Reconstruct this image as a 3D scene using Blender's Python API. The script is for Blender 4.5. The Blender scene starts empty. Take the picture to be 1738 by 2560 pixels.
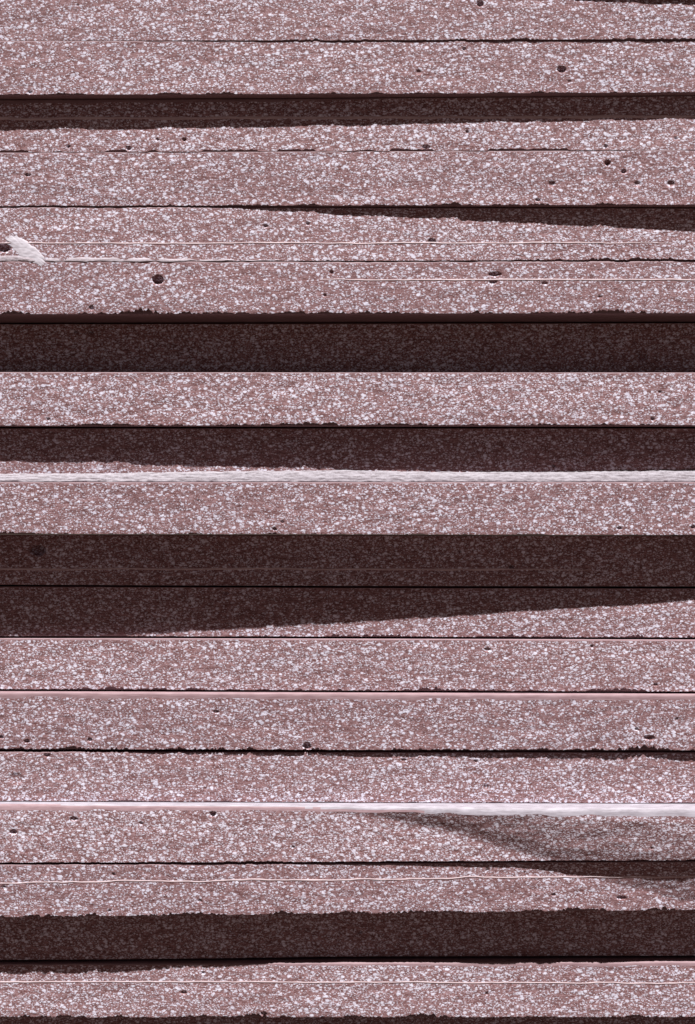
import bpy, math
import numpy as np
from mathutils import Vector

# ------------------------------------------------------------ scale and view
K = 0.05 / 131.0            # metres per reference unit: a board is 131 units = 5 cm thick
D = 3500.0                  # camera distance in those units
EYE = 1335.0                # eye level, measured down from the top of the visible stack
Z0 = 2680.0                 # level of the underside of the lowest board
TAN = 2.6                   # steepness of the sun in front of the stack
SX = 0.12                   # sideways lean of the sun

S = bpy.context.scene
C = S.collection
S.render.resolution_x, S.render.resolution_y = 695, 1024
cam_d = bpy.data.cameras.new('camera'); cam = bpy.data.objects.new('camera', cam_d); C.objects.link(cam)
cam.location = (0, -D*K, (Z0-EYE)*K); cam.rotation_euler = (math.radians(90), 0, 0)
cam_d.sensor_fit = 'VERTICAL'; cam_d.sensor_width = 36; cam_d.sensor_height = 36
cam_d.lens = 36*D/2560.0; cam_d.shift_y = 55/2560.0
cam_d.clip_start = 0.01; cam_d.clip_end = 500
S.camera = cam

sun_vec = Vector((SX, -1, TAN)).normalized()        # towards the sun
elev = math.asin(sun_vec.z); azim = math.atan2(sun_vec.x, sun_vec.y)
world = bpy.data.worlds.new('World'); S.world = world; world.use_nodes = True
wn = world.node_tree; bg = wn.nodes['Background']
sky = wn.nodes.new('ShaderNodeTexSky'); sky.sky_type = 'NISHITA'; sky.sun_disc = False
sky.air_density = 0.3; sky.dust_density = 0.6; sky.ozone_density = 0.0
sky.sun_elevation = elev; sky.sun_rotation = azim
tint = wn.nodes.new('ShaderNodeMix'); tint.data_type = 'RGBA'; tint.blend_type = 'MULTIPLY'; tint.inputs[0].default_value = 1.0
wn.links.new(sky.outputs['Color'], tint.inputs[6]); tint.inputs[7].default_value = (0.64, 0.40, 0.27, 1)   # warm overall grading of the light
wn.links.new(tint.outputs[2], bg.inputs['Color']); bg.inputs['Strength'].default_value = 0.05
sl = bpy.data.lights.new('sun', 'SUN'); sl.energy = 5.0; sl.angle = math.radians(0.5); sl.color = (1.0, 0.975, 0.95)
sun = bpy.data.objects.new('sun', sl); C.objects.link(sun)
sun.location = sun_vec*5
sun.rotation_euler = (-sun_vec).to_track_quat('-Z', 'Y').to_euler()
S.view_settings.view_transform = 'Standard'; S.view_settings.look = 'None'
S.view_settings.exposure = 0.85; S.view_settings.gamma = 1; S.view_settings.use_curve_mapping = False

# ------------------------------------------------------------ materials
class NT:
    def __init__(s, name):
        s.m = bpy.data.materials.new(name); s.m.use_nodes = True
        s.t = s.m.node_tree; s.t.nodes.clear()
    def n(s, kind, **kw):
        o = s.t.nodes.new('ShaderNode'+kind)
        for k, v in kw.items(): setattr(o, k, v)
        return o
    def l(s, a, b): s.t.links.new(a, b)
    def put(s, sock, v):
        if isinstance(v, bpy.types.NodeSocket): s.l(v, sock)
        else: sock.default_value = v
    def math(s, op, a, b=0.0, c=None, clamp=False):
        o = s.n('Math', operation=op, use_clamp=clamp)
        s.put(o.inputs[0], a); s.put(o.inputs[1], b)
        if c is not None: s.put(o.inputs[2], c)
        return o.outputs[0]
    def mix(s, f, a, b):
        o = s.n('Mix', data_type='RGBA'); s.put(o.inputs[0], f)
        s.put(o.inputs[6], a); s.put(o.inputs[7], b); return o.outputs[2]
    def step(s, v, lo, hi, a=0.0, b=1.0):
        o = s.n('MapRange', interpolation_type='SMOOTHSTEP'); s.put(o.inputs[0], v)
        s.put(o.inputs[1], lo); s.put(o.inputs[2], hi); s.put(o.inputs[3], a); s.put(o.inputs[4], b)
        return o.outputs[0]
    def coords(s, sx=1.0, sz=1.0):
        """object coordinates in board units, shifted for each object so that no two boards repeat"""
        tc = s.n('TexCoord'); oi = s.n('ObjectInfo')
        v = s.n('VectorMath', operation='SCALE'); s.l(tc.outputs['Object'], v.inputs[0]); v.inputs['Scale'].default_value = 1/K
        sh = s.n('CombineXYZ'); s.l(s.math('MULTIPLY', oi.outputs['Random'], 9137.0), sh.inputs[0])
        s.l(s.math('MULTIPLY', oi.outputs['Random'], 4177.0), sh.inputs[2])
        a = s.n('VectorMath', operation='ADD'); s.l(v.outputs[0], a.inputs[0]); s.l(sh.outputs[0], a.inputs[1])
        m = s.n('VectorMath', operation='MULTIPLY'); s.l(a.outputs[0], m.inputs[0]); m.inputs[1].default_value = (sx, 1.0, sz)
        return m.outputs[0], oi.outputs['Random']
    def mul(s, v, xyz):
        m = s.n('VectorMath', operation='MULTIPLY'); s.l(v, m.inputs[0]); m.inputs[1].default_value = xyz; return m.outputs[0]
    def noise(s, v, size, detail=2.0, rough=0.5):
        o = s.n('TexNoise'); s.l(v, o.inputs['Vector']); o.inputs['Scale'].default_value = 1/size
        o.inputs['Detail'].default_value = detail; o.inputs['Roughness'].default_value = rough; return o.outputs['Fac']
    def finish(s, col, rough, height=None, dist=1.0, strength=1.0, spec=0.3):
        b = s.n('BsdfPrincipled'); s.put(b.inputs['Base Color'], col); s.put(b.inputs['Roughness'], rough)
        b.inputs['Specular IOR Level'].default_value = spec
        if height is not None:
            bp = s.n('Bump'); bp.inputs['Strength'].default_value = strength; bp.inputs['Distance'].default_value = dist*K
            s.l(height, bp.inputs['Height']); s.l(bp.outputs[0], b.inputs['Normal'])
        o = s.n('OutputMaterial'); s.l(b.outputs[0], o.inputs[0]); return s.m

def beads(t, v, size, prob, dens, rmax, flat=1.0):
    """scattered roundish cut beads; dens shifts how many cells hold one"""
    rt = t.n('VectorRotate', rotation_type='EULER_XYZ'); t.l(v, rt.inputs['Vector'])
    rt.inputs['Rotation'].default_value = (0.5+size*0.37, 0.61+size*0.23, 0.8+size*0.11)
    o = t.n('TexVoronoi', feature='F1'); t.l(rt.outputs[0], o.inputs['Vector']); o.inputs['Scale'].default_value = 1/size
    sp = t.n('SeparateColor'); t.l(o.outputs['Color'], sp.inputs[0])
    r, g, b = sp.outputs[0], sp.outputs[1], sp.outputs[2]
    pick = t.step(t.math('ADD', r, dens), 1-prob-0.04, 1-prob+0.04)
    rad = t.math('MULTIPLY_ADD', g, rmax*0.5, rmax*0.5)
    d = t.math('DIVIDE', o.outputs['Distance'], rad)
    return t.math('MULTIPLY', t.step(d, 0.55, 1.05, 1.0, 0.0), pick), b

def speckle_mat():
    t = NT('cut foam')
    v, rnd = t.coords(1.18, 1.75)
    warp = t.n('TexNoise'); t.l(v, warp.inputs['Vector']); warp.inputs['Scale'].default_value = 1/7.0; warp.inputs['Detail'].default_value = 1
    ws = t.n('VectorMath', operation='MULTIPLY_ADD'); t.l(warp.outputs['Color'], ws.inputs[0])
    ws.inputs[1].default_value = (6, 6, 6); t.l(v, ws.inputs[2])
    vw = ws.outputs[0]
    vs = t.mul(v, (0.35, 1, 1))
    clus = t.noise(vs, 34.0, 3, 0.6)
    big = t.noise(t.mul(v, (0.5, 1, 1)), 150.0, 2, 0.5)
    dens = t.math('MULTIPLY_ADD', clus, 0.9, -0.45)
    dens = t.math('ADD', dens, t.math('MULTIPLY_ADD', big, 0.4, -0.20))
    dens = t.math('ADD', dens, t.math('MULTIPLY_ADD', rnd, 0.10, -0.05))
    b1, h1 = beads(t, vw, 14.5, 0.37, dens, 0.58)
    b2, h2 = beads(t, vw, 8.0, 0.52, dens, 0.62)
    b3, h3 = beads(t, vw, 5.0, 0.40, dens, 0.66)
    streak = t.noise(vs, 6.0, 4, 0.7)
    fine = t.noise(v, 3.2, 2, 0.7)
    base = t.mix(t.step(streak, 0.35, 0.66), (0.155, 0.067, 0.067, 1), (0.37, 0.222, 0.236, 1))
    base = t.mix(t.step(fine, 0.54, 0.76, 0, 0.65), base, (0.62, 0.53, 0.60, 1))
    base = t.mix(t.step(fine, 0.32, 0.47, 0.75, 0), base, (0.085, 0.038, 0.038, 1))
    white = t.mix(h2, (0.64, 0.61, 0.73, 1), (0.80, 0.79, 0.92, 1))
    m23 = t.math('MAXIMUM', t.math('MULTIPLY', b2, 0.9), t.math('MULTIPLY', b3, 0.78))
    mm = t.math('MAXIMUM', m23, b1)
    col = t.mix(mm, base, white)
    # sparse brown voids, flat and wide
    dk = t.n('TexVoronoi', feature='F1'); t.l(t.mul(v, (0.55, 1, 1)), dk.inputs['Vector']); dk.inputs['Scale'].default_value = 1/24.0
    sp = t.n('SeparateColor'); t.l(dk.outputs['Color'], sp.inputs[0])
    dm = t.math('MULTIPLY', t.step(dk.outputs['Distance'], 0.10, 0.26, 1, 0), t.step(sp.outputs[0], 0.72, 0.80))
    col = t.mix(t.math('MULTIPLY', dm, 0.75), col, (0.15, 0.06, 0.058, 1))
    # each board's own tone, and broad uneven weathering
    wide = t.noise(t.mul(v, (0.25, 1, 1)), 190.0, 2, 0.5)
    tone = t.math('ADD', t.math('MULTIPLY_ADD', rnd, 0.12, 0.80), t.math('MULTIPLY', wide, 0.24))
    hv = t.n('Mix', data_type='RGBA', blend_type='MULTIPLY'); hv.inputs[0].default_value = 1.0
    cc = t.n('CombineColor'); t.l(tone, cc.inputs[0]); t.l(tone, cc.inputs[1]); t.l(t.math('MULTIPLY_ADD', tone, 0.9, 0.1), cc.inputs[2])
    t.l(col, hv.inputs[6]); t.l(cc.outputs[0], hv.inputs[7]); col = hv.outputs[2]
    h = t.math('ADD', t.math('MULTIPLY', mm, 0.55), t.math('MULTIPLY', streak, 0.9))
    h = t.math('ADD', h, t.math('MULTIPLY', fine, 0.7))
    h = t.math('SUBTRACT', h, t.math('MULTIPLY', dm, 0.8))
    return t.finish(col, 0.75, h, 0.65, 0.5, 0.25)

def skin_mat(name, a, b, dist=0.6):
    t = NT(name)
    v, rnd = t.coords(0.05, 1.0)
    s1 = t.noise(v, 3.0, 3, 0.6); v2, _ = t.coords(1, 1)
    s2 = t.noise(t.mul(v2, (0.4, 1, 1)), 14.0, 3, 0.6)
    f = t.math('ADD', t.math('MULTIPLY', s1, 0.6), t.math('MULTIPLY', s2, 0.5))
    col = t.mix(t.step(f, 0.35, 0.75), a, b)
    return t.finish(col, 0.6, f, dist, 0.5, 0.3)

def torn_mat(name, a, b):
    t = NT(name)
    v, rnd = t.coords(0.12, 1.0)
    s1 = t.noise(v, 3.0, 4, 0.65); v2, _ = t.coords(1, 1)
    s2 = t.noise(v2, 4.0, 3, 0.7)
    f = t.math('ADD', t.math('MULTIPLY', s1, 0.7), t.math('MULTIPLY', s2, 0.3))
    col = t.mix(t.step(f, 0.35, 0.62), a, b)
    return t.finish(col, 0.8, f, 1.4, 0.7, 0.2)

M_CUT = speckle_mat()
M_SKIN = skin_mat('pink foam skin', (0.215, 0.132, 0.147, 1), (0.31, 0.212, 0.233, 1))
M_PALE = skin_mat('pale foam skin', (0.22, 0.195, 0.225, 1), (0.37, 0.345, 0.395, 1))
M_RIDGE = skin_mat('pale pink ridge', (0.42, 0.31, 0.33, 1), (0.60, 0.49, 0.52, 1))
M_TORN = torn_mat('torn white fibre', (0.18, 0.155, 0.172, 1), (0.36, 0.335, 0.375, 1))
M_FILM = torn_mat('thin dried foam film', (0.36, 0.29, 0.32, 1), (0.58, 0.53, 0.59, 1))
M_GLUE = skin_mat('dried white foam', (0.50, 0.45, 0.50, 1), (0.68, 0.65, 0.73, 1))

# ------------------------------------------------------------ noise helpers
def hash1(n, seed):
    x = np.sin(n*127.1 + seed*311.7)*43758.5453
    return x - np.floor(x)
def n1(x, seed):
    i = np.floor(x); f = x-i; f = f*f*(3-2*f)
    return hash1(i, seed)*(1-f) + hash1(i+1, seed)*f
def hash2(i, j, seed):
    x = np.sin(i*127.1 + j*269.5 + seed*74.7)*43758.5453
    return x - np.floor(x)
def n2(x, y, seed):
    i = np.floor(x); j = np.floor(y); f = x-i; g = y-j; f = f*f*(3-2*f); g = g*g*(3-2*g)
    return (hash2(i, j, seed)*(1-f)+hash2(i+1, j, seed)*f)*(1-g) + (hash2(i, j+1, seed)*(1-f)+hash2(i+1, j+1, seed)*f)*g
def lerp(pts, x):
    pts = [(0, pts)] if not isinstance(pts, (list, tuple)) else pts
    return np.interp(x, [p[0] for p in pts], [p[1] for p in pts])

# columns: fine where the picture looks, coarser towards the ends of the boards
XS = np.concatenate([np.arange(-1500, -160, 20.0), np.arange(-160, 1900, 2.5), np.arange(1900, 3240, 20.0)])
NC = len(XS)
def grid_mesh(name, rows, mat, parent, origin, flip=False, smooth=True):
    """rows: list of (x, p, y) arrays in units -> one sheet; p towards the camera, y downwards"""
    nr = len(rows); nc = len(rows[0][0])
    co = np.empty((nr, nc, 3))
    for r, (x, p, y) in enumerate(rows):
        co[r, :, 0] = (x-869.0)*K - origin[0]; co[r, :, 1] = -p*K - origin[1]; co[r, :, 2] = (Z0-y)*K - origin[2]
    idx = np.arange(nr*nc).reshape(nr, nc)
    a, b, c, d = idx[:-1, :-1], idx[1:, :-1], idx[1:, 1:], idx[:-1, 1:]
    q = np.stack([a, b, c, d] if not flip else [a, d, c, b], -1).reshape(-1, 4)
    me = bpy.data.meshes.new(name)
    me.vertices.add(nr*nc); me.vertices.foreach_set('co', co.reshape(-1))
    me.loops.add(q.size); me.loops.foreach_set('vertex_index', q.reshape(-1).astype(np.int32))
    me.polygons.add(len(q)); me.polygons.foreach_set('loop_start', np.arange(0, q.size, 4, dtype=np.int32))
    me.polygons.foreach_set('loop_total', np.full(len(q), 4, dtype=np.int32))
    me.update(calc_edges=True); me.validate()
    me.polygons.foreach_set('use_smooth', np.full(len(me.polygons), smooth))
    me.materials.append(mat)
    o = bpy.data.objects.new(name, me); C.objects.link(o); o.parent = parent
    return o

# ------------------------------------------------------------ the ground below the stack
def ground():
    t = NT('bare reddish soil')
    tc = t.n('TexCoord'); a = t.noise(tc.outputs['Object'], 0.6, 6, 0.6); c = t.noise(tc.outputs['Object'], 0.03, 4, 0.7)
    f = t.math('ADD', t.math('MULTIPLY', a, 0.6), t.math('MULTIPLY', c, 0.4))
    m = t.finish(t.mix(t.step(f, 0.35, 0.65), GA, GB), 0.95, f, 30, 0.5, 0.1)
    me = bpy.data.meshes.new('ground'); g = 60.0
    me.from_pydata([(-g, -g, 0), (g, -g, 0), (g, g, 0), (-g, g, 0)], [], [(0, 1, 2, 3)]); me.materials.append(m)
    o = bpy.data.objects.new('ground', me); C.objects.link(o); o['kind'] = 'structure'
GA, GB = (0.040, 0.025, 0.020, 1), (0.073, 0.046, 0.037, 1)
ground()

# ------------------------------------------------------------ the boards
# front: how far the cut face stands out (units) along x; top / bot: height of its front edges as seen
def L(a, b, m=None): return [(0, a), (869, (a+b)/2 if m is None else m), (1738, b)]
def world_y(Y, p): return EYE + (Y-EYE)*(D-p)/D      # level of an edge that is seen at Y when it stands out by p
B = {}
order = 'ZABCDEFGHIJKLMNOPQRST'
fr = {}
fr['F'] = L(0, 0); fr['E'] = L(0, 2, 0.3)
fr['D'] = [(0, 1.5), (520, 2.0), (1738, 26)]
fr['C'] = [(0, 1.6), (520, 2.6), (1738, 26.3)]
fr['B'] = [(0, 32.5), (520, 32.0), (1738, 49)]
fr['A'] = [(0, 32.0), (300, 32.2), (520, 33.2), (1738, 52.5)]
fr['Z'] = [(0, 34.5), (1000, 44), (1500, 61.5), (1738, 68)]
fr['G'] = L(-136, -136); fr['H'] = L(-51, -51)
fr['I'] = [(0, -86), (500, -91), (869, -95.5), (1738, -99)]
fr['J'] = L(-57, -57)
fr['K'] = L(-134, -114)
fr['L'] = [(0, -162), (240, -160.5), (869, -146.5), (1738, -124)]
fr['M'] = [(0, -152), (869, -134), (1738, -108)]; fr['N'] = [(0, -134), (869, -118), (1738, -92)]
fr['O'] = [(0, -137), (869, -125), (1738, -103)]
fr['P'] = [(0, -106), (869, -82), (1738, -64)]
fr['Q'] = [(0, -108), (500, -95), (869, -85.5), (1300, -81), (1500, -84), (1738, -92)]
fr['R'] = [(0, -184), (869, -165), (1738, -172)]
fr['S'] = [(0, -173), (250, -166), (500, -155), (869, -136), (1738, -145)]
fr['T'] = [(0, -215), (1738, -190)]
# interfaces between neighbours: (which board's edge is seen there, its height along x, gap below/above)
inter = {
 'ZA': ('Z', L(-31, -33), 1), 'AB': ('A', L(102, 97.5, 101), [(0, 0.05), (300, 0.25), (900, 1.2), (1738, 1.6)]), 'BC': ('B', L(237, 231, 235), 1),
 'CD': ('C', L(381, 375, 378), 0.25), 'DE': ('D', L(515.5, 512, 514), 2.2), 'EF': ('F', L(652, 652, 654), [(0, 0.1), (600, 0.2), (900, 1.6), (1738, 2.2)]),
 'FG': ('F', L(785.5, 783, 784), 4.0), 'GH': ('H', L(930, 931, 931), 1.0), 'HI': ('H', L(1064, 1063), 4),
 'IJ': ('J', L(1205.5, 1205.5), 1.2), 'JK': ('J', L(1335, 1338, 1336), 1.5), 'KL': ('K', L(1462, 1466, 1465), 5.5),
 'LM': ('M', L(1596, 1600, 1597.5), 5.0), 'MN': ('N', L(1730, 1736, 1733), 5.0), 'NO': ('N', L(1873, 1876, 1875), 7.0),
 'OP': ('O', L(2003, 2008, 2006), 1.5), 'PQ': ('P', L(2157, 2150, 2155), 5.0), 'QR': ('Q', L(2293, 2275, 2285), 3.0),
 'RS': ('S', [(0, 2410), (1738, 2404)], 7.0), 'ST': ('S', L(2544, 2543), 2.5)}
lev = {}       # world level along XS of each board's top and bottom
PF = {b: lerp(fr[b], XS) for b in order}
for k, (own, ys, gap) in inter.items():
    up, dn = k; gap = lerp(gap, XS)
    w = world_y(lerp(ys, XS), PF[own])
    if own == up: lev[(up, 'b')] = w; lev[(dn, 't')] = w+gap
    else: lev[(dn, 't')] = w; lev[(up, 'b')] = w-gap
lev[('Z', 't')] = lev[('Z', 'b')]-131; lev[('T', 'b')] = lev[('T', 't')]+131
# chamfer (rounded skin) height at the top front edge; ragged chips at the bottom edge: (mean, amplitude along x)
cham = dict(Z=2, A=2, B=2.5, C=[(0, 11), (700, 9), (1000, 3), (1738, 2)], D=2, E=3, F=4, G=2, H=2.5, I=2, J=3, K=2, L=2, M=3.5,
            N=[(0, 14), (1738, 16)], O=2.5, P=[(0, 15), (869, 13), (1738, 21)], Q=3, R=3, S=[(0, 3), (869, 7), (1738, 11)], T=2)
rag = dict(Z=3, A=[(0, 0.5), (500, 1.5), (900, 3.5), (1738, 5)], B=3.5, C=7, D=[(0, 1.5), (700, 3), (1738, 4)], E=[(0, 1.5), (1000, 3), (1738, 3)],
           F=[(0, 10), (500, 7), (900, 5), (1400, 8), (1738, 8)], G=1, H=4.5, I=1, J=4, K=1, L=[(0, 3), (900, 5.5), (1738, 6)], M=5, N=6, O=2, P=2.5, Q=6, R=2, S=6, T=2)
pits = dict(
 A=[(1200, 9, 8, 7, 1)],
 B=[(1404, 174, 10, 7, 1.3), (1047, 181, 8, 6, .6), (1160, 122, 4, 3, 1), (75, 231, 5, 3, 1)],
 C=[(394, 349, 4, 3, 1), (461, 349, 5, 4, 1), (171, 366, 4, 4, 1), (1690, 346, 4, 3, 1), (1515, 366, 4, 4, 1), (1065, 368, 9, 4, 1), (322, 371, 6, 4, 1), (1168, 330, 4, 3, 1)],
 D=[(1519, 408, 6, 6, 1.3), (1559, 429, 6, 5, 1), (1380, 460, 10, 8, .8), (1594, 460, 10, 8, .7), (1677, 460, 10, 9, .8), (1345, 500, 6, 3, 1), (70, 438, 8, 3, 1)],
 E=[(1080, 604, 8, 7, 1.2), (8, 620, 17, 10, 1.0), (770, 559, 4, 4, 1), (664, 565, 6, 3, 1)],
 F=[(395, 700, 13, 10, 1.2), (1237, 686, 15, 5, 1), (1233, 705, 10, 4, 1), (829, 681, 4, 4, 1), (812, 738, 4, 3, 1), (229, 770, 5, 5, 1), (1362, 708, 8, 3, 1), (1500, 743, 7, 5, .7)],
 G=[(190, 828, 5, 4, 1.5), (227, 828, 6, 5, 1.5), (1607, 893, 12, 9, 1)],
 H=[(1632, 1048, 5, 4, 1.2), (120, 1048, 4, 3, 1), (1650, 980, 4, 3, 1)],
 I=[(1384, 1163, 5, 4, 1)], J=[(687, 1323, 5, 4, 1), (706, 1305, 4, 3, 1), (1549, 1321, 6, 3, 1), (1733, 1318, 5, 4, 1)],
 K=[(95, 1375, 19, 13, 1.3), (1279, 1417, 6, 5, 1.3), (1151, 1378, 4, 3, 1)],
 L=[(565, 1482, 6, 4, 1)], M=[(1219, 1625, 10, 6, .9), (1480, 1616, 4, 3, 1), (1640, 1712, 5, 3, 1)],
 N=[(1624, 1845, 13, 5, 1), (540, 1780, 8, 3, 1), (225, 1850, 6, 4, 1), (67, 1854, 7, 4, 1), (3, 1843, 5, 4, 1), (768, 1866, 9, 8, 1), (1692, 1798, 6, 4, .9), (1592, 1823, 4, 3, 1)],
 O=[(40, 1947, 20, 16, .3), (1215, 1968, 10, 7, .6), (118, 1888, 7, 5, 1), (1010, 1900, 6, 3, 1), (1190, 1903, 5, 3, 1)],
 P=[(185, 2048, 10, 4, 1.1), (533, 2036, 7, 6, 1.2), (33, 2081, 8, 5, 1), (353, 2059, 4, 3, 1.2)],
 Q=[(1554, 2245, 12, 4, 1), (10, 2220, 8, 7, .6), (500, 2253, 6, 5, .8), (1219, 2178, 6, 10, .8), (1385, 2237, 5, 3, 1), (284, 2186, 4, 3, 1)],
 R=[(900, 2330, 6, 4, 1)], S=[(460, 2482, 7, 4, 1), (508, 2433, 4, 3, 1), (1217, 2484, 4, 3, 1), (660, 2535, 8, 4, 1)], T=[], Z=[])

def face_noise(X, Y, sd):
    return (n2((X+Y*0.7)/78, (Y-X*0.05)/30, sd)-0.5)*1.3 + (n2((X*0.9+Y*0.5)/21, (Y*0.9-X*0.2)/11, sd+5)-0.5)*0.8

def bulge(b, X, Yw):
    """slow warps shaped to tilt the face from the sun, giving soft diagonal shade"""
    out = np.zeros_like(X)
    if b == 'P':
        line = world_y(np.interp(X, [600, 800, 869, 1000, 1100, 1200, 1330, 1430, 1738], [2015, 2024, 2032, 2052, 2070, 2098, 2135, 2158, 2170]), -78)
        s = np.interp(X, [700, 869, 1000, 1250, 1450, 1738], [0.2, 0.29, 0.285, 0.27, 0.215, 0.185])
        d = 4*np.log1p(np.exp(np.clip((line-Yw)/4, -30, 30))); out += (s+0.035)*np.minimum(d, 42) + (s-0.045)*np.maximum(d-42, 0)
    if b == 'Q':
        line = world_y(np.interp(X, [1400, 1500, 1600, 1738, 2000], [2185, 2198, 2222, 2256, 2290]), -76)
        s = np.interp(X, [1300, 1480, 1738], [0.0, 0.17, 0.20])
        out += s*np.maximum(0, line-Yw)
    return out

LABELS = dict(
 Z='foam board above the picture edge, shading the upper right corner of the stack',
 A='topmost pale pink foam board, with one small round hole near its upper edge',
 B='lit foam board with a black oval hole at right, jutting over the topmost shaded strip',
 C='foam board with a wavy raised line, upper half shaded, lower half sunlit, near the top',
 D='sunlit foam board with three dented pits in a row near its right end',
 E='foam board with white dried foam smear at left and a shadow wedge on its right',
 F='foam board with a large round hole left of centre, jutting over the darkest board',
 G='darkest, deeply set back foam board, under the one with the large round hole',
 H='sunlit foam board between the darkest board and the shaded one with white torn strip',
 I='shaded foam board with a torn white fibrous strip along its lower edge',
 J='sunlit foam board right under the white torn strip',
 K='fully shaded foam board with a thin ridge and one dark hole at far left',
 L='foam board half shaded by a shadow tapering to a thin band towards the right',
 M='sunlit foam board just under the one crossed by the long tapering shadow',
 N='sunlit foam board with a smooth pink band along its upper edge and black nicks',
 O='sunlit foam board right above the bright white ledge, pale dent at far left',
 P='foam board with bright white ledge widening to the right and greyish shade below it',
 Q='foam board with wavy pale line and ragged lower edge over a dark recess',
 R='dark recessed foam board between two lit boards with pale lines, near the bottom',
 S='lowest of the sunlit foam boards, with a straight pale line across it',
 T='shaded foam board at the bottom edge of the picture, only its top showing')

DEPTH = -1500.0
for bi, b in enumerate(order):
    seed = bi*7.31+3.1
    p0 = PF[b]; top = lev[(b, 't')]; bot = lev[(b, 'b')]
    origin = (0.0, 0.0, (Z0-float(np.interp(869, XS, bot)))*K)
    root = bpy.data.objects.new('foam_board', None); C.objects.link(root)
    root.location = origin; root['label'] = LABELS[b]; root['category'] = 'foam board'
    root['group'] = 'foam boards in the stack'; root.empty_display_size = 0.02
    ch = lerp(cham[b], XS)*(0.8+0.4*n1(XS/45, seed))
    wob = (n1(XS/60, seed+1)-0.5)*1.2 + (n1(XS/9, seed+2)-0.5)*0.5
    ra = lerp(rag[b], XS)
    r = (n1(XS/52, seed+3)-0.2)*1.1 + (n1(XS/17, seed+4)-0.45)*0.6 + (n1(XS/6, seed+5)-0.5)*0.7 + (n1(XS/3.1, seed+15)-0.5)*0.6
    r = r*(0.45+1.1*n1(XS/110, seed+12)**1.5+0.5*(n1(XS/27, seed+13) > 0.72))
    if b == 'C':
        on = np.clip((n1(XS/48, seed+9)-0.42)*9, 0, 1)*np.clip((1470-XS)/60, 0, 1)
        r = on*(0.62+0.5*(n1(XS/9, seed+4)-0.5)+0.35*(n1(XS/21, seed+5)-0.5))-0.02
    if b == 'A': r = r*np.clip((XS-250)/500, 0, 1)
    ragh = np.maximum(0.4, ra*r*1.15)
    ftop = top+ch; fbot = bot-ragh
    # cut face
    NR = 54
    rows = []
    X0 = XS
    for i in range(NR+1):
        f = i/NR
        yy = ftop*(1-f)+fbot*f + wob*(1-f)
        X = X0.copy()
        dp = face_noise(X, yy, seed)
        if b in 'FQJHS': dp -= 3.0*np.exp(-(fbot-yy)/4.0)*n1(X/20, seed+6)
        dp *= 0.3+0.7*np.clip((fbot-yy)/22.0, 0, 1)
        dp += bulge(b, X, yy)
        # pits: true dents in the face
        for (px, py, rx, ry, dd) in pits[b]:
            pm = float(np.interp(px, XS, p0)); sc = (D-pm)/D
            wx = 869+(px-869)*sc; wy = world_y(py, pm)
            q = ((X-wx)/(rx*sc))**2 + ((yy-wy)/(ry*sc))**2
            q = q*(1+0.45*(n2(X/5, yy/5, seed+11)-0.5))
            if dd >= 0.95: dp -= dd*min(rx, ry)*1.5*np.clip(1.12-q, 0, 1)**0.6
            else: dp -= dd*min(rx, ry)*0.6*np.clip(1.1-q, 0, 1)
        rg = np.random.RandomState(bi+11)
        for _ in range(2):
            wx = rg.uniform(-100, 1850); wy = rg.uniform(1900, 1900); u = rg.uniform(0.08, 0.94)
            wyv = float(np.interp(wx, XS, ftop))*(1-u)+float(np.interp(wx, XS, fbot))*u
            rx = rg.uniform(2.0, 4.5); ry = rx*rg.uniform(0.45, 0.8); dd = rg.uniform(1.0, 3.0)
            q = ((X-wx)/rx)**2 + ((yy-wyv)/ry)**2
            dp -= dd*np.clip(1.4-q, 0, 1)
        rows.append((X, p0+dp, yy))
    last = rows[-1]
    # ends and back of the board belong to the same cut surface
    grid_mesh('cut_face', rows, M_CUT, root, origin)
    # rounded skin of the top edge and the top
    chd = {'N': 0.10, 'P': 0.34, 'C': 0.15, 'M': 0.14, 'S': 0.2}.get(b, 0.28)*ch
    first = rows[0]
    tp = first[1]-0.05
    t_rows = [(XS, np.full(NC, DEPTH), top), (XS, tp-chd-60, top), (XS, tp-chd-8, top), (XS, tp-chd-1.5, top+0.05*ch),
              (XS, tp-chd*0.62, top+0.22*ch+wob*0.3), (XS, tp-chd*0.25, top+0.58*ch+wob*0.6), (XS, first[1], first[2])]
    o = grid_mesh('top_skin', t_rows, M_PALE if b == 'P' else M_SKIN, root, origin)
    if b == 'P':
        o['label'] = 'bright white ledge'
        # its rounded front edge is pink again on the left
        o.data.materials.append(M_SKIN)
        nf = NC-1
        mi = np.zeros(len(o.data.polygons), dtype=np.int32).reshape(len(t_rows)-1, nf)
        xm = (XS[:-1]+XS[1:])/2
        mi[4:, :] = 1
        mi[3, :] = (xm < 100+60*n1(xm/40, 5)).astype(np.int32)
        mi[4, :] = (xm < 700+160*n1(xm/40, 6)).astype(np.int32); mi[5, :] = (xm < 1000+160*n1(xm/40, 7)).astype(np.int32)
        o.data.polygons.foreach_set('material_index', mi.reshape(-1))
    # chipped lower edge and underside
    hh = bot-last[2]
    lip = np.minimum(last[1], p0)-0.37*hh-0.2
    b_rows = [last, (XS, last[1]-0.7*hh-0.3, last[2]+0.35*hh), (XS, lip, bot-0.4), (XS, lip-0.5, bot),
              (XS, p0-60, bot), (XS, np.full(NC, DEPTH), bot)]
    grid_mesh('bottom_skin', b_rows, M_SKIN, root, origin)
    # ends and back
    for side, sl_ in (('a', 0), ('b', -1)):
        ra_ = [(np.array([XS[sl_]]*2), np.array([DEPTH, p0[sl_]]), np.array([top[sl_]]*2)),
               (np.array([XS[sl_]]*2), np.array([DEPTH, p0[sl_]]), np.array([bot[sl_]]*2))]
        grid_mesh('end_face', ra_, M_CUT, root, origin, flip=(sl_ == -1), smooth=False)
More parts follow.
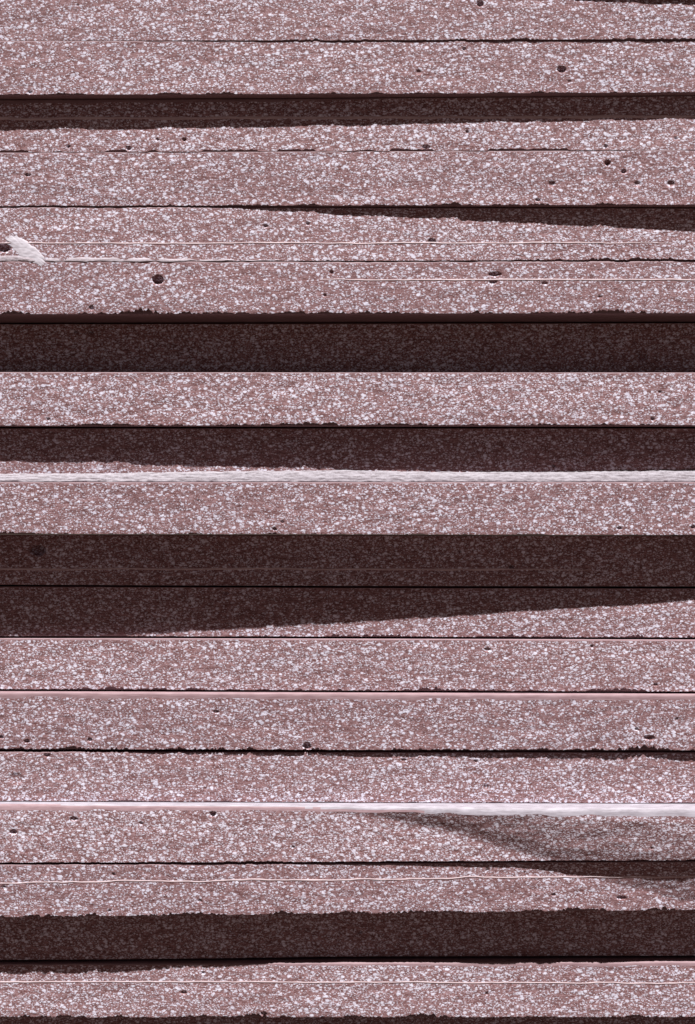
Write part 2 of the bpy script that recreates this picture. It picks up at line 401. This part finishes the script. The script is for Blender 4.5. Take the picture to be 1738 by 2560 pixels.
    # ridges left by the cutting wire: wavy raised line along the face
    ridges = dict(C=[(-200, 1950, L(296, 291, 293.5), 3.0, 1.0)], E=[(-100, 1680, L(608, 607, 608), 1.8, 1.0)],
                  F=[(800, 1950, L(697, 699.5, 699), 2.0, 1.0)], K=[(-200, 1500, L(1422, 1425, 1422), 2.3, 1.0)],
                  Q=[(-200, 1950, L(2207, 2188, 2198), 2.0, 1.6)], S=[(-200, 1950, L(2454.5, 2458, 2455.5), 2.0, 1.0)])
    for (xa, xb, ys, hw, amp) in ridges.get(b, []):
        xs = np.arange(xa, xb, 3.0); pp = np.interp(xs, XS, p0)
        yc = world_y(lerp(ys, xs), pp) + amp*((n1(xs/70, seed+20)-0.5)*3.0 + (n1(xs/23, seed+21)-0.5)*1.2)
        taper = np.clip((xs-xa)/120, 0.05, 1)*np.clip((xb-xs)/260, 0.05, 1)
        w = hw*(0.7+0.5*n1(xs/30, seed+22))*(0.35+0.65*taper)
        def face_p(y):
            return pp + face_noise(xs, y, seed) + bulge(b, xs, y)
        rr = []
        for a_, o_ in ((-1.2, -0.4), (-0.6, 0.45), (0.0, 0.8), (0.8, 0.6), (1.6, -0.4)):
            y = yc+a_*w; rr.append((xs, face_p(y)+o_*(0.5+0.5*taper), y))
        o = grid_mesh('ridge', rr, M_RIDGE, root, origin); o['label'] = 'thin pale raised line'
    B[b] = root, origin, seed

# torn fibrous strip hanging out at the lower edge of one board
root, origin, seed = B['I']
xs = np.arange(-300, 2100, 3.0); pp = np.interp(xs, XS, PF['I'])
yt = world_y(np.interp(xs, [0, 300, 600, 869, 1100, 1400, 1738], [1184, 1182, 1178, 1176, 1180, 1180, 1174]), pp) + (n1(xs/30, 1)-0.5)*2.5 + (n1(xs/7, 2)-0.5)*1.5
yb = np.interp(xs, XS, lev[('I', 'b')]) + (n1(xs/22, 3)-0.5)*1.4
rr = [(xs, pp-4, yt-1)]
for i in range(13):
    f = i/12
    y = yt*(1-f)+yb*f
    out = 15*(1-(1-f)**1.7) + 1.2*(n2(xs/50, y/2.2, 8)-0.5)*2 + 1.2*(n2(xs/9, y/3, 9)-0.5)*2
    rr.append((xs, pp+1+out, y))
rr.append((xs, pp-6, yb+0.5))
o = grid_mesh('torn_strip', rr, M_TORN, root, origin); o['label'] = 'whitish fibrous strip'

# dried white foam smeared on the left end of another
root, origin, seed = B['E']
def blob(name, cx, cy, a, bb, ang, thick, mat, root, origin, pbase, sd):
    n = 46; r = np.linspace(0, 1, 22)[:, None]; th = np.linspace(0, 2*np.pi, 90)[None, :]
    rim = 1+0.03*np.sin(2*th+sd)+0.04*np.sin(5*th+2*sd)+0.04*np.sin(11*th+sd)+0.03*np.sin(17*th+2*sd)+0.03*np.sin(31*th)
    u = r*a*np.cos(th)*rim; v = r*bb*np.sin(th)*rim
    X = cx+u*math.cos(ang)-v*math.sin(ang); Y = cy+u*math.sin(ang)+v*math.cos(ang)
    h = thick*np.sqrt(np.clip(1-r**2.6, 0, 1))*np.ones_like(th) + 0.8*(n2(X/14, Y/9, sd)-0.5) + 0.5*(n2(X/5, Y/4, sd)-0.5) - 0.5
    h[:, -1] = h[:, 0]
    rows = [(X[i], pbase+h[i], Y[i]) for i in range(22)]
    return grid_mesh(name, rows, mat, root, origin)
# the thick wipe of foam, running down to the seam, and a thinner film left of it along the seam
o = blob('foam_smear', 66, 626, 58, 20, math.radians(38), 1.7, M_GLUE, root, origin, 0.0, 3)
o['label'] = 'white dried foam smear'
o = blob('foam_smear', 40, 646, 72, 6.5, math.radians(2), 1.2, M_FILM, root, origin, 0.2, 8)
o['label'] = 'thin film of dried foam along the seam'
xs = np.arange(-60, 700, 3.0); pp = np.interp(xs, XS, PF['E'])
w = 4.5*(0.8+0.8*n1(xs/35, 31)+0.3*(n1(xs/9, 32)-0.5))*np.clip((720-xs)/420, 0.12, 1)
yc = np.interp(xs, XS, lev[('F', 't')])-2.5 + (n1(xs/30, 33)-0.5)*3
rr = [(xs, pp+face_noise(xs, yc, seed)*0.5+o_+1.3*(n1(xs/26, 39)-0.5)+0.5*(n1(xs/8, 34+k)-0.5), yc+a_*w*(1+0.3*(n1(xs/11, 44+k)-0.5))) for k, (a_, o_) in enumerate(((-1, -0.6), (-0.8, 0.15), (-0.2, 0.35), (0.3, 0.55), (0.85, 0.45), (1, -0.6)))]
o = grid_mesh('foam_streak', rr, M_FILM, root, origin); o['label'] = 'thin white streak of dried foam'
